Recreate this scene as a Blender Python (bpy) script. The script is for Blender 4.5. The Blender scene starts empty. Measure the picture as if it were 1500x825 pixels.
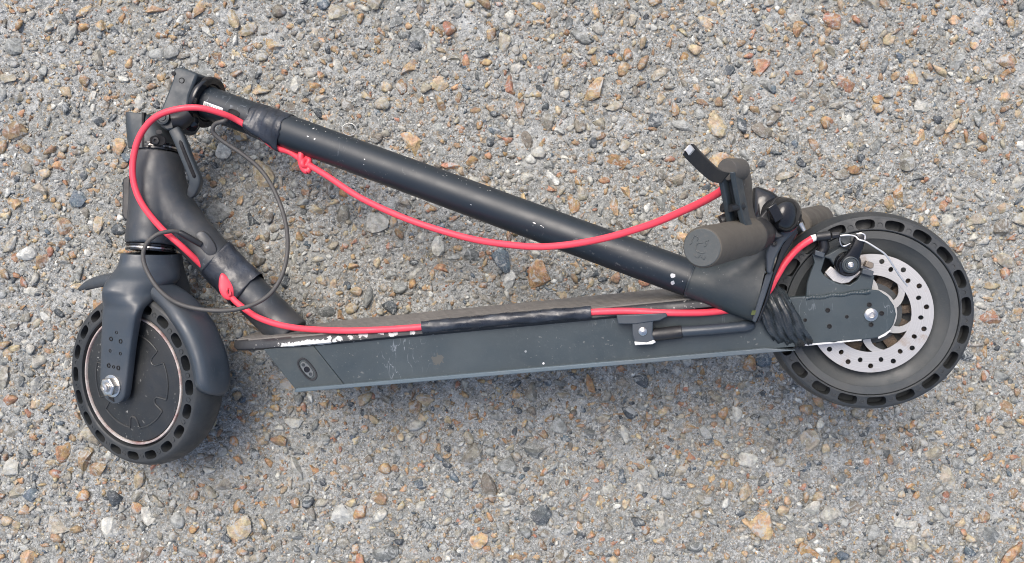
import bpy, bmesh, math, random
import numpy as np
from mathutils import Vector as V, Matrix
random.seed(7)
R = math.radians
scene = bpy.context.scene
col = scene.collection

# ------------------------------------------------------------------ camera, sky, sun, exposure
F, D, CX, CY = 1260.0, 1.10, 750.0, 412.5          # focal length in photo pixels, height of the lens over the ground
cd = bpy.data.cameras.new('camera'); cam = bpy.data.objects.new('camera', cd); col.objects.link(cam)
cd.sensor_width = 36; cd.lens = 36 * F / 1500; cd.clip_start = .02; cd.clip_end = 60
cam.location = (0, 0, D); scene.camera = cam

SUN_EL, SUN_AZ = 62.0, 118.0                        # azimuth: degrees from +X, counter-clockwise
w = bpy.data.worlds.new('World'); scene.world = w; w.use_nodes = True
nt = w.node_tree; bg = nt.nodes['Background']
sky = nt.nodes.new('ShaderNodeTexSky'); sky.sky_type = 'NISHITA'; sky.sun_disc = False
sky.sun_elevation = R(SUN_EL); sky.sun_rotation = R(90 - SUN_AZ)
sky.air_density = .9; sky.dust_density = 5.0; sky.ozone_density = 1.0
nt.links.new(sky.outputs[0], bg.inputs[0]); bg.inputs[1].default_value = .15
sl = bpy.data.lights.new('sun', 'SUN'); sl.energy = 1.3; sl.angle = R(40); sl.color = (1, .97, .93)
sun = bpy.data.objects.new('sun', sl); col.objects.link(sun)
sd = V((math.cos(R(SUN_EL)) * math.cos(R(SUN_AZ)), math.cos(R(SUN_EL)) * math.sin(R(SUN_AZ)), math.sin(R(SUN_EL))))
sun.rotation_euler = sd.to_track_quat('Z', 'Y').to_euler(); sun.location = sd * 4
scene.view_settings.view_transform = 'Standard'; scene.view_settings.look = 'None'
scene.view_settings.gamma = 1; scene.view_settings.use_curve_mapping = False
scene.view_settings.exposure = 0.8
scene.render.engine = 'CYCLES'; scene.cycles.use_denoising = True; scene.cycles.denoiser = 'OPENIMAGEDENOISE'; scene.cycles.denoising_input_passes = 'RGB_ALBEDO_NORMAL'; scene.cycles.denoising_prefilter = 'NONE'; scene.cycles.filter_width = 1.05

# ------------------------------------------------------------------ measuring: from a place in the photo to a point in the place
CAM = V((0, 0, D))
def ray(px, py): return V(((px - CX) / F, (CY - py) / F, -1.0))
def PZ(px, py, z): return CAM + ray(px, py) * (D - z)
def on_plane(px, py, p0, n, off=0.0):
    d = ray(px, py); return CAM + d * ((off - n.dot(CAM - p0)) / n.dot(d))
LA = V((-.156, -.095, .984)).normalized(); A0 = V((.40, -.03, .18))      # the scooter's frame: its axle direction and middle plane
def PA(px, py, off): return on_plane(px, py, A0, LA, off)
OA = PA(400, 512, .065) - LA * .065
UA = (PA(1000, 456, .065) - PA(400, 512, .065)).normalized(); NA = LA.cross(UA).normalized()
def A(u, n, l): return OA + UA * u + NA * n + LA * l
def pixA(px, py, l):
    p = PA(px, py, l) - OA; return p.dot(UA), p.dot(NA)
LB = V((-.40, -.08, .91)).normalized()                                    # the turned fork and wheel
CB = PZ(190, 558, .088) - LB * .025
EV = (PZ(222, 366, .08) - CB); EV = (EV - LB * EV.dot(LB)).normalized(); EU = EV.cross(LB).normalized()
def PB(px, py, off): return on_plane(px, py, CB, LB, off)

# ------------------------------------------------------------------ mesh builders
def catmull(pts, k=8):
    pts = [V(p) for p in pts]; out = []
    for i in range(len(pts) - 1):
        p0 = pts[max(i - 1, 0)]; p1 = pts[i]; p2 = pts[i + 1]; p3 = pts[min(i + 2, len(pts) - 1)]
        for j in range(k):
            t = j / k
            out.append(.5 * ((2 * p1) + (p2 - p0) * t + (2 * p0 - 5 * p1 + 4 * p2 - p3) * t * t + (3 * p1 - p0 - 3 * p2 + p3) * t ** 3))
    out.append(pts[-1]); return out
def lerp_list(vals, n):
    m = len(vals) - 1; out = []
    for i in range(n):
        t = i / max(n - 1, 1) * m; k = min(int(t), m - 1)
        out.append(vals[k] + (vals[k + 1] - vals[k]) * (t - k))
    return out
class MB:
    def __init__(s): s.v = []; s.f = []
    def ring(s, pts): i = len(s.v); s.v += [V(p) for p in pts]; return list(range(i, i + len(pts)))
    def bridge(s, a, b, closed=True):
        n = len(a)
        for i in range(n if closed else n - 1):
            j = (i + 1) % n; s.f.append((a[i], a[j], b[j], b[i]))
    def loft(s, rings, cap0=True, cap1=True, closed=True):
        ids = [s.ring(r) for r in rings]
        for a, b in zip(ids, ids[1:]): s.bridge(a, b, closed)
        if cap0: s.f.append(tuple(reversed(ids[0])))
        if cap1: s.f.append(tuple(ids[-1]))
        return s
    def frames(s, pts, up=None):
        n = len(pts); tans = [(pts[min(i + 1, n - 1)] - pts[max(i - 1, 0)]).normalized() for i in range(n)]
        ref = V(up) if up is not None else (V((0, 0, 1)) if abs(tans[0].z) < .9 else V((1, 0, 0)))
        fr = []
        for t in tans:
            x = (ref - t * ref.dot(t)).normalized(); fr.append((t, x, t.cross(x)))
            if up is None: ref = x
        return fr
    def tube(s, pts, rad, n=16, up=None, ell=1.0, cap=True, rf=None, exp=2.0):
        pts = [V(p) for p in pts]; fr = s.frames(pts, up); m = len(pts)
        rs = rad if isinstance(rad, (list, tuple)) else [rad] * m
        if len(rs) != m: rs = lerp_list(list(rs), m)
        rings = []
        for i, (p, (t, x, y)) in enumerate(zip(pts, fr)):
            r_ = []
            for k in range(n):
                a = 2 * math.pi * k / n; q = rs[i] if rf is None else rf(i / (m - 1), a, rs[i])
                c, sn = math.cos(a), math.sin(a)
                if exp != 2.0:
                    c = math.copysign(abs(c) ** (2 / exp), c); sn = math.copysign(abs(sn) ** (2 / exp), sn)
                r_.append(p + x * c * q + y * sn * q * ell)
            rings.append(r_)
        return s.loft(rings, cap, cap)
    def lathe(s, c, ax, prof, n=48, cap0=False, cap1=False):
        ax = V(ax).normalized(); x = V((1, 0, 0)) if abs(ax.x) < .8 else V((0, 1, 0))
        x = (x - ax * x.dot(ax)).normalized(); y = ax.cross(x); c = V(c)
        rings = [[c + ax * h + (x * math.cos(2 * math.pi * k / n) + y * math.sin(2 * math.pi * k / n)) * max(r, 1e-5) for k in range(n)] for r, h in prof]
        return s.loft(rings, cap0, cap1)
    def prism(s, pts, vec):
        a = s.ring(pts); b = s.ring([V(p) + V(vec) for p in pts])
        s.bridge(a, b); s.f.append(tuple(reversed(a))); s.f.append(tuple(b)); return s
    def box(s, c, ax, ay, az, hx, hy, hz):
        c = V(c); q = [(-1, -1), (1, -1), (1, 1), (-1, 1)]
        return s.prism([c + ax * hx * a + ay * hy * b - az * hz for a, b in q], az * hz * 2)
    def sections(s, secs, depth, n=28, k=5, cap0=True, cap1=True):
        """secs: (edge point, edge point, half depth, squareness); the cross-sections' depth runs along `depth`"""
        m = len(secs); tt = (m - 1) * k + 1
        Ls = catmull([q[0] for q in secs], k); Rs = catmull([q[1] for q in secs], k)
        ds = lerp_list([q[2] for q in secs], tt); es = lerp_list([q[3] for q in secs], tt); rings = []
        for l, r, d, e in zip(Ls, Rs, ds, es):
            c = (l + r) / 2; h = (r - l) / 2; rr = []
            for i in range(n):
                a = 2 * math.pi * i / n; ca, sa = math.cos(a), math.sin(a)
                rr.append(c + h * math.copysign(abs(ca) ** (2 / e), ca) + depth * d * math.copysign(abs(sa) ** (2 / e), sa))
            rings.append(rr)
        return s.loft(rings, cap0, cap1)
    def slot_ring(s, c, ax, x, r1, r2, l1, l2, count, rc, half_a, half_r, depth, phase=0, K=20, bottom=True, alt=None):
        """ring between r1 and r2 (heights l1, l2 along the axis) with one rounded slot per sector"""
        ax = V(ax).normalized(); x = V(x); y = ax.cross(x); p = math.pi / count; c = V(c)
        def pt(th, r, dz=0):
            h = l1 + (l2 - l1) * (r - r1) / (r2 - r1) + dz
            return c + ax * h + (x * math.cos(th) + y * math.sin(th)) * r
        for i in range(count):
            t0 = phase + 2 * p * i; rcc = rc if alt is None or i % 2 == 0 else alt
            inn, out = [], []
            dirs = []
            for k in range(K): dirs.append(2 * math.pi * (k + .5) / K)
            q = half_a * rcc
            for d in dirs:
                cx, cy = math.cos(d), math.sin(d)
                e = 3.1 if q > half_r * 1.2 else 2
                px_ = math.copysign(abs(cx) ** (2 / e), cx) * half_a; py_ = math.copysign(abs(cy) ** (2 / e), cy) * half_r
                inn.append((t0 + px_, rcc + py_))
                m = max(abs(cx), abs(cy)); ux, uy = cx / m, cy / m
                out.append((t0 + ux * p, (rcc + uy * (r2 - rcc)) if uy > 0 else (rcc + uy * (rcc - r1))))
            a = s.ring([pt(*o) for o in out]); b = s.ring([pt(*o) for o in inn])
            s.bridge(a, b)
            # sector corners
            for sx in (-1, 1):
                for rr in (r1, r2):
                    best = sorted(range(K), key=lambda k: (out[k][0] - (t0 + sx * p)) ** 2 * rcc ** 2 + (out[k][1] - rr) ** 2)[:2]
                    j = s.ring([pt(t0 + sx * p, rr)])[0]; k0, k1 = sorted(best)
                    if k1 - k0 > 1: k0, k1 = k1, k0
                    s.f.append((a[k0], a[k1], j))
            d_ = s.ring([pt(o[0], o[1], -depth) for o in inn]); s.bridge(b, d_)
            if bottom: s.f.append(tuple(d_))
        return s
def part(name, mb, mat, parent=None, smooth=40, bevel=0, solid=0, recalc=True, label=None, sub=0):
    me = bpy.data.meshes.new(name); me.from_pydata([tuple(v) for v in mb.v], [], mb.f); me.validate()
    if recalc:
        bm = bmesh.new(); bm.from_mesh(me)
        bmesh.ops.remove_doubles(bm, verts=bm.verts, dist=2e-6)
        bmesh.ops.recalc_face_normals(bm, faces=bm.faces); bm.to_mesh(me); bm.free()
    o = bpy.data.objects.new(name, me); col.objects.link(o); o.parent = parent
    if mat: me.materials.append(mat)
    if smooth:
        me.polygons.foreach_set('use_smooth', [True] * len(me.polygons)); me.set_sharp_from_angle(angle=R(smooth))
    if solid:
        m = o.modifiers.new('solid', 'SOLIDIFY'); m.thickness = solid; m.offset = 0
    if bevel:
        m = o.modifiers.new('bevel', 'BEVEL'); m.width = bevel; m.segments = 2; m.limit_method = 'ANGLE'; m.angle_limit = R(35); m.use_clamp_overlap = True
    if sub:
        m = o.modifiers.new('sub', 'SUBSURF'); m.levels = m.render_levels = sub
    if label: o['label'] = label
    return o

# ------------------------------------------------------------------ materials
class NB:
    def __init__(s, name):
        s.m = bpy.data.materials.new(name); s.m.use_nodes = True; s.t = s.m.node_tree; s.b = s.t.nodes['Principled BSDF']
    def n(s, typ, **kw):
        q = s.t.nodes.new(typ)
        for k, v in kw.items():
            if hasattr(q, k) and k not in q.inputs: setattr(q, k, v)
            else: q.inputs[k].default_value = v
        return q
    def l(s, a, b): s.t.links.new(a, b)
    def coord(s):
        if not hasattr(s, 'co'): s.co = s.n('ShaderNodeTexCoord').outputs['Object']
        return s.co
    def noise(s, scale, detail=4, rough=.55, off=0, dist=0):
        q = s.n('ShaderNodeTexNoise', Scale=scale, Detail=detail, Roughness=rough, Distortion=dist)
        mp = s.n('ShaderNodeMapping'); mp.inputs['Location'].default_value = (off, off * 1.7, -off); s.l(s.coord(), mp.inputs[0]); s.l(mp.outputs[0], q.inputs['Vector'])
        return q.outputs[0]
    def step(s, x, a, b, lo=0.0, hi=1.0):
        q = s.n('ShaderNodeMapRange'); q.interpolation_type = 'SMOOTHSTEP'
        q.inputs[1].default_value = a; q.inputs[2].default_value = b; q.inputs[3].default_value = lo; q.inputs[4].default_value = hi
        s.l(x, q.inputs[0]); return q.outputs[0]
    def math(s, op, a, b=None):
        q = s.n('ShaderNodeMath', operation=op)
        for i, x in enumerate((a, b)):
            if x is None: continue
            if isinstance(x, (int, float)): q.inputs[i].default_value = x
            else: s.l(x, q.inputs[i])
        return q.outputs[0]
    def mix(s, f, a, b):
        q = s.n('ShaderNodeMix', data_type='RGBA')
        for sock, x in ((q.inputs['Factor'], f), (q.inputs[6], a), (q.inputs[7], b)):
            if isinstance(x, (int, float)): sock.default_value = x
            elif isinstance(x, tuple): sock.default_value = (*x, 1)
            else: s.l(x, sock)
        return q.outputs[2]
    def bump(s, h, strength=.3, dist=.001, prev=None):
        q = s.n('ShaderNodeBump', Strength=strength, Distance=dist); s.l(h, q.inputs['Height'])
        if prev is not None: s.l(prev, q.inputs['Normal'])
        return q.outputs[0]
def mat(name, base, rough=.5, metal=0.0, var=.25, scale=25, bump=.15, bscale=500, bdist=.0006, dust=0.0, dustc=(.16, .135, .11), chips=0.0,
        scratch=0.0, spots=(), spec=.5, coat=0.0, rvar=.12):
    k = NB(name); b = k.b
    c = k.mix(k.noise(scale, 5), tuple(x * (1 - var) for x in base), tuple(x * (1 + var) for x in base))
    rsock = k.step(k.noise(scale * 2.3, 5, off=3), .3, .7, max(rough - rvar, .03), min(rough + rvar, 1))
    if dust:
        f = k.math('MULTIPLY', k.step(k.noise(scale * .45, 6, .65, off=5), .42, .68), dust)
        f2 = k.math('MULTIPLY', k.step(k.noise(scale * 14, 4, .7, off=9), .5, .72), dust * .7)
        f = k.math('MAXIMUM', f, f2)
        c = k.mix(f, c, dustc); rsock = k.math('MAXIMUM', rsock, k.math('MULTIPLY', f, .9))
    wear = None
    if scratch:                                         # hairlines: level lines of two stretched noises, in patches
        def hair(sc_, rot, off):
            mp = k.n('ShaderNodeMapping'); mp.inputs['Scale'].default_value = (1, .22, 1); mp.inputs['Rotation'].default_value = (0, 0, rot); mp.inputs['Location'].default_value = (off, off, off)
            k.l(k.coord(), mp.inputs[0]); nz = k.n('ShaderNodeTexNoise', Scale=sc_, Detail=2.5, Roughness=.45); k.l(mp.outputs[0], nz.inputs['Vector'])
            return k.step(k.math('ABSOLUTE', k.math('SUBTRACT', nz.outputs[0], .5)), .003, .0075, 1, 0)
        gate = k.math('MULTIPLY', k.step(k.noise(13, 3, off=21), .53, .66), k.step(k.noise(150, 3, .6, off=23), .44, .56))
        wear = k.math('MULTIPLY', k.math('MULTIPLY', k.math('MAXIMUM', hair(60, .9, 1.3), hair(75, -.5, 4.1)), gate), scratch)
        c = k.mix(wear, c, (.24, .27, .30))
    if chips:
        f = k.math('MULTIPLY', k.step(k.noise(260, 2, .5, off=13), .66, .69), k.step(k.noise(18, 3, off=17), .5, .6))
        c = k.mix(k.math('MULTIPLY', f, chips), c, (.55, .54, .5))
    for (p, r, cc, hard) in spots:
        vm = k.n('ShaderNodeVectorMath', operation='DISTANCE'); k.l(k.coord(), vm.inputs[0]); vm.inputs[1].default_value = tuple(p)
        d = k.math('ADD', k.math('DIVIDE', vm.outputs['Value'], r), k.math('MULTIPLY', k.math('SUBTRACT', k.noise(180, 4, .6, off=29), .5), hard))
        c = k.mix(k.step(d, .85, 1.0, 1, 0), c, cc)
    k.l(c, b.inputs['Base Color']); k.l(rsock, b.inputs['Roughness'])
    b.inputs['Metallic'].default_value = metal; b.inputs['Specular IOR Level'].default_value = spec; b.inputs['Coat Weight'].default_value = coat
    if bump: k.l(k.bump(k.noise(bscale, 4, .6, off=2), bump, bdist), b.inputs['Normal'])
    return k.m
WHITE = (.62, .61, .58)
M = {}
chips_stem = [(PZ(986, 404, .224), .0042, WHITE, .9), (PZ(984, 416, .224), .0032, WHITE, .9), (PZ(460, 188.5, .1), .0016, WHITE, .6), (PZ(782, 329, .17), .0022, (.4, .41, .42), 1.2),
              (PZ(533, 234, .115), .004, (.2, .22, .24), 1.6), (PZ(650, 272, .135), .008, (.1, .11, .12), 1.6), (PZ(451, 202, .1), .003, (.25, .27, .3), 1.6)]
M['stem'] = mat('satin_black_paint', (.010, .016, .022), .42, var=.1, dust=.04, chips=.1, scratch=.35, spots=chips_stem, bump=.04, rvar=.04)
M['frame'] = mat('charcoal_paint', (.024, .031, .039), .45, var=.2, dust=.22, scratch=.22, bump=.06)
M['fork'] = mat('fork_paint', (.036, .047, .059), .40, var=.16, dust=.24, scratch=.3, dustc=(.095, .09, .085), bump=.05)
M['deck'] = mat('deck_paint', (.025, .038, .045), .46, var=.25, scale=14, dust=.38, dustc=(.058, .074, .080), scratch=.5, bump=.10, chips=.12, spots=[(PA(397, 524, .06), .0075, (.02, .022, .024), 1.0), (PA(641, 527, .06), .006, (.062, .064, .058), 3.4), (PA(796, 532.5, .06), .0013, (.6, .6, .6), .8), (PA(770, 515, .06), .0012, (.2, .22, .23), 1.5)])
M['cap'] = mat('deck_end_paint', (.027, .039, .044), .5, var=.25, dust=.3, dustc=(.13, .13, .11), scratch=.55, bump=.08)
M['hinge'] = mat('hinge_paint', (.028, .038, .045), .5, var=.15, dust=.15, bump=.08)
M['plastic'] = mat('black_plastic', (.012, .013, .015), .42, var=.2, dust=.1, bump=.1)
M['gloss'] = mat('glossy_black', (.006, .007, .009), .14, var=.2, dust=.05, bump=.02, rvar=.05)
M['tape'] = mat('black_tape', (.012, .015, .021), .36, var=.4, scale=60, bump=.5, bscale=90, bdist=.0015, dust=.12, dustc=(.12, .15, .2))
M['tyre'] = mat('black_rubber', (.018, .022, .025), .58, var=.3, dust=.34, dustc=(.075, .075, .072), bump=.25, bscale=420)
M['hub'] = mat('hub_cover', (.014, .016, .017), .46, var=.35, dust=.16, dustc=(.07, .072, .072), scratch=.12, chips=.35, bump=.15)
M['grip'] = mat('dusty_rubber_grip', (.074, .066, .054), .72, var=.18, dust=.3, dustc=(.13, .115, .095), bump=.2)
M['gripend'] = mat('grip_end_rubber', (.062, .070, .071), .7, var=.2, dust=.3, bump=.3)
M['mat'] = mat('worn_grip_mat', (.135, .128, .119), .82, var=.3, scale=45, dust=.35, dustc=(.20, .19, .175), bump=.4, bscale=300)
M['matdark'] = mat('mat_rim_rubber', (.028, .03, .033), .55, var=.25, dust=.22, bump=.2, chips=.5,
                   spots=[(A(u, .0030 + .0008 * math.sin(u * 190), .066), .0040, (.50, .50, .48), 1.8) for u in np.linspace(.002, .066, 16)] + [(A(u, .006 + .002 * math.sin(u * 310), .066), .0034, (.5, .5, .48), 3.8) for u in (.068, .074, .079, .093, .104, .109, .127, .139, .144, .163)]
                   + [(A(u, .011, .064), .0036, (.55, .53, .5), 3.6) for u in np.linspace(.245, .345, 11)])
M['steel'] = mat('zinc_steel', (.62, .60, .56), .28, 1.0, var=.15, scale=90, dust=.18, dustc=(.3, .24, .18), bump=.15)
M['rim'] = mat('worn_rim_paint', (.46, .43, .40), .5, .2, var=.4, scale=60, dust=.85, dustc=(.20, .07, .065), bump=.2)
M['dirty'] = mat('rusty_hub', (.045, .036, .028), .75, .2, var=.6, scale=110, dust=.6, dustc=(.17, .12, .08), bump=.8, bscale=180, bdist=.002)
M['wheelrim'] = mat('rim_dark', (.034, .040, .043), .58, var=.25, dust=.45, dustc=(.08, .078, .07), bump=.2)
M['red'] = mat('red_housing', (.80, .058, .090), .42, var=.1, scale=60, dust=.06, bump=.06, spec=.4)
M['wire'] = mat('grey_wire', (.060, .058, .055), .6, var=.15, bump=.1)
M['label'] = mat('paper_label', (.72, .72, .70), .5, var=.04, bump=.03)
M['ink'] = mat('ink', (.03, .03, .035), .6, var=.1, bump=0)
M['hole'] = mat('recess_shade', (.006, .006, .007), .8, var=.2, bump=0)  # shade of holes, slots and gaps put into a near-black colour
M['worn'] = mat('bare_metal_edge', (.60, .60, .58), .45, .5, var=.2, scale=200, bump=.2)
k = NB('brushed_disc'); b = k.b                                  # brake disc: rings of brush marks
mp = k.n('ShaderNodeVectorMath', operation='SUBTRACT'); k.l(k.coord(), mp.inputs[0])
DC = PA(1275, 459.5, .026); mp.inputs[1].default_value = tuple(DC)
ln = k.n('ShaderNodeVectorMath', operation='LENGTH'); k.l(mp.outputs[0], ln.inputs[0])
rn = k.n('ShaderNodeTexNoise', noise_dimensions='1D', Scale=1400, Detail=3); k.l(ln.outputs['Value'], rn.inputs['W'])
rust = k.step(k.noise(38, 5, .65, off=8), .56, .74)
inner = k.step(ln.outputs['Value'], .036, .041, .75, 0)
c = k.mix(rn.outputs[0], (.34, .335, .32), (.56, .55, .535)); c = k.mix(k.math('MULTIPLY', rust, .6), c, (.30, .20, .12)); c = k.mix(inner, c, (.42, .41, .38))
k.l(c, b.inputs['Base Color']); b.inputs['Metallic'].default_value = .75; b.inputs['Roughness'].default_value = .42
k.l(k.bump(rn.outputs[0], .12, .0004), b.inputs['Normal']); M['disc'] = k.m

# stones: their own colour comes with each stone
def stone_mat(name, per_object):
    k = NB(name); b = k.b
    if per_object: src = k.n('ShaderNodeObjectInfo').outputs['Color']
    else: src = k.n('ShaderNodeAttribute', attribute_name='stone_colour').outputs['Color']
    g = k.n('ShaderNodeNewGeometry'); k.co = g.outputs['Position']
    n1 = k.noise(150, 6, .65); n2 = k.noise(420, 5, .7, off=4)
    hs = k.n('ShaderNodeHueSaturation'); k.l(src, hs.inputs['Color']); k.l(k.step(n1, .3, .7, .6, 1.35), hs.inputs['Value'])
    k.l(k.step(k.noise(90, 3, off=7), .3, .7, .48, .52), hs.inputs['Hue'])
    c = k.mix(k.math('MULTIPLY', k.step(n2, .52, .7), .5), hs.outputs[0], (.385, .392, .37))
    c = k.mix(k.math('MULTIPLY', k.step(k.noise(75, 7, .75, off=14, dist=.8), .50, .60), .85), c, (.325, .338, .328))       # cement skin left on the stone
    k.l(c, b.inputs['Base Color']); b.inputs['Roughness'].default_value = .62; b.inputs['Specular IOR Level'].default_value = .4
    k.l(k.bump(n2, .5, .0012, k.bump(n1, .6, .003)), b.inputs['Normal']); return k.m
M['stone'] = stone_mat('flint_stone', True); M['gravel'] = stone_mat('fine_aggregate', False)
k = NB('exposed_concrete'); b = k.b
n0 = k.noise(9, 5, .6); n1 = k.noise(48, 8, .7, off=1, dist=.8); n2 = k.noise(170, 9, .75, off=3, dist=2.2); n3 = k.noise(480, 5, .7, off=6, dist=.8)
c = k.mix(k.step(n1, .34, .66), (.195, .204, .196), (.338, .350, .338))
c = k.mix(k.math('MULTIPLY', k.step(n2, .50, .38), .95), c, (.055, .057, .053))  # low spots of the bump painted near-black, as shade in the pits
c = k.mix(k.math('MULTIPLY', k.step(n2, .53, .64), .85), c, (.585, .60, .585))
c = k.mix(k.math('MULTIPLY', k.step(n3, .57, .66), .85), c, (.735, .75, .73))
c = k.mix(k.math('MULTIPLY', k.step(n3, .44, .34), .85), c, (.055, .053, .05))  # the finer pits get their shade by colour too
c = k.mix(k.math('MULTIPLY', k.step(k.noise(120, 5, .7, off=19), .55, .66), .55), c, (.32, .255, .165))
def grains(scale, w, seed):
    nz = k.n('ShaderNodeTexNoise', Scale=scale * .9, Detail=4, Roughness=.6); k.l(k.coord(), nz.inputs['Vector'])
    ad = k.n('ShaderNodeVectorMath', operation='MULTIPLY_ADD'); ad.inputs[1].default_value = (w, w, w); k.l(nz.outputs['Color'], ad.inputs[0]); k.l(k.coord(), ad.inputs[2])
    v1 = k.n('ShaderNodeTexVoronoi', feature='F1', Scale=scale); v2 = k.n('ShaderNodeTexVoronoi', feature='DISTANCE_TO_EDGE', Scale=scale)
    k.l(ad.outputs[0], v1.inputs['Vector']); k.l(ad.outputs[0], v2.inputs['Vector'])
    sp = k.n('ShaderNodeSeparateColor'); k.l(v1.outputs['Color'], sp.inputs[0]); return sp.outputs, v2.outputs['Distance']
g1, e1 = grains(190, .006, 0); g2, e2 = grains(430, .003, 1)
gc = k.mix(g1[0], (.124, .130, .123), (.455, .468, .452)); gc = k.mix(k.step(g1[1], .80, .86), gc, (.335, .24, .13)); gc = k.mix(k.step(g1[2], .90, .93), gc, (.06, .065, .07))
c = k.mix(k.math('MULTIPLY', k.step(k.noise(60, 5, .7, off=31), .47, .54), .62), c, gc)
gd = k.mix(g2[0], (.095, .099, .094), (.58, .595, .572)); gd = k.mix(k.step(g2[1], .86, .9), gd, (.32, .245, .15))
c = k.mix(k.math('MULTIPLY', k.step(k.noise(85, 5, .7, off=37), .44, .54), .60), c, gd)
c = k.mix(k.math('MULTIPLY', k.step(e1, .07, .0), k.math('MULTIPLY', k.step(n1, .40, .56), .55)), c, (.05, .048, .045))
c = k.mix(k.math('MULTIPLY', k.step(n0, .42, .66), .35), c, (.235, .237, .208))
c = k.mix(k.math('MULTIPLY', k.step(k.noise(14, 6, .65, off=41), .52, .70), .42), c, (.505, .522, .51))
k.l(c, b.inputs['Base Color']); b.inputs['Roughness'].default_value = .82; b.inputs['Specular IOR Level'].default_value = .3
k.l(k.bump(n3, .5, .0012, k.bump(n2, .7, .0035, k.bump(n1, .4, .005))), b.inputs['Normal']); M['ground'] = k.m

# ------------------------------------------------------------------ the ground: rough cement with stones bedded in it
rng = np.random.default_rng(11)
GX, GY, ST = 0.82, 0.50, 0.0018
nx, ny = int(2 * GX / ST) + 1, int(2 * GY / ST) + 1
def octave(wl, seed):
    r = np.random.default_rng(seed); cx_, cy_ = int(2 * GX / wl) + 4, int(2 * GY / wl) + 4; g = r.uniform(-1, 1, (cy_, cx_))
    def f(x, y):
        u = (x + GX) / wl + 1; v = (y + GY) / wl + 1; i = np.clip(u.astype(int), 0, cx_ - 2); j = np.clip(v.astype(int), 0, cy_ - 2)
        a = np.clip(u - i, 0, 1); b_ = np.clip(v - j, 0, 1); a = a * a * (3 - 2 * a); b_ = b_ * b_ * (3 - 2 * b_)
        return (g[j, i] * (1 - a) + g[j, i + 1] * a) * (1 - b_) + (g[j + 1, i] * (1 - a) + g[j + 1, i + 1] * a) * b_
    return f
OCT = [(octave(.09, 1), .0012), (octave(.028, 2), .0012), (octave(.012, 3), .0010), (octave(.0060, 4), .0010), (octave(.0036, 5), .0006)]
def height(x, y): return sum(a * f(x, y) for f, a in OCT) - .0034
xs = np.linspace(-GX, GX, nx); ys = np.linspace(-GY, GY, ny); XX, YY = np.meshgrid(xs, ys)
ZZ = height(XX, YY) + rng.normal(0, .00035, XX.shape)
edge = np.minimum(np.minimum(XX + GX, GX - XX), np.minimum(YY + GY, GY - YY)); ZZ = np.where(edge < .01, -.0034, ZZ)
verts = np.stack([XX, YY, ZZ], -1).reshape(-1, 3)
idx = np.arange(nx * ny).reshape(ny, nx)
quads = np.stack([idx[:-1, :-1], idx[:-1, 1:], idx[1:, 1:], idx[1:, :-1]], -1).reshape(-1, 4)
big = 4.0; e = len(verts)
outer = np.array([[-big, -big, -.0034], [big, -big, -.0034], [big, big, -.0034], [-big, big, -.0034]])
verts = np.vstack([verts, outer]); cn = [idx[0, 0], idx[0, -1], idx[-1, -1], idx[-1, 0]]
oq = np.array([[e, e + 1, cn[1], cn[0]], [e + 1, e + 2, cn[2], cn[1]], [e + 2, e + 3, cn[3], cn[2]], [e + 3, e, cn[0], cn[3]]])
quads = np.vstack([quads, oq])
def np_mesh(name, v, f):
    me = bpy.data.meshes.new(name); kf = f.shape[1]
    me.vertices.add(len(v)); me.vertices.foreach_set('co', v.astype(np.float32).ravel())
    me.loops.add(f.size); me.loops.foreach_set('vertex_index', f.astype(np.int32).ravel())
    me.polygons.add(len(f)); me.polygons.foreach_set('loop_start', (np.arange(len(f)) * kf).astype(np.int32))
    me.update(calc_edges=True); me.validate(); return me
gm = np_mesh('ground', verts, quads); gm.polygons.foreach_set('use_smooth', [True] * len(gm.polygons)); gm.materials.append(M['ground'])
ground = bpy.data.objects.new('ground', gm); col.objects.link(ground)
ground['kind'] = 'structure'; ground['label'] = 'rough grey concrete with exposed brown and grey stones'
# stone shapes: a ball cut by random planes
def ico(sub):
    bm = bmesh.new(); bmesh.ops.create_icosphere(bm, subdivisions=sub, radius=1)
    v = np.array([x.co[:] for x in bm.verts]); f = np.array([[q.index for q in p.verts] for p in bm.faces]); bm.free(); return v, f
def rock(v, r, cuts):
    v = v.copy()
    for _ in range(cuts):
        n = r.normal(size=3) * np.array([1, 1, .8]); n /= np.linalg.norm(n); d = r.uniform(.32, .75); s = v @ n - d
        v = v - np.outer(np.maximum(s, 0), n)
    v *= 1 + r.normal(0, .035, (len(v), 1)); m = np.abs(v).max(0); return v / m
IV2, IF2 = ico(2); IV1, IF1 = ico(1)
shapes = [rock(IV2, rng, 8) for _ in range(24)]; shapes1 = [rock(IV1, rng, 4) for _ in range(30)]
PAL = np.array([[.285, .172, .085], [.335, .232, .128], [.235, .158, .092], [.345, .278, .178], [.27, .243, .185], [.20, .19, .158], [.192, .20, .186], [.112, .12, .116],
                [.056, .066, .073], [.076, .10, .12], [.41, .405, .355], [.48, .485, .445], [.30, .162, .095], [.158, .14, .112], [.245, .252, .235], [.335, .328, .285]])
PW = np.array([10, 11, 10, 11, 11, 9, 7, 4, 5, 3, 4, 2.5, 6, 7, 6, 7.0]); PW /= PW.sum()
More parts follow.
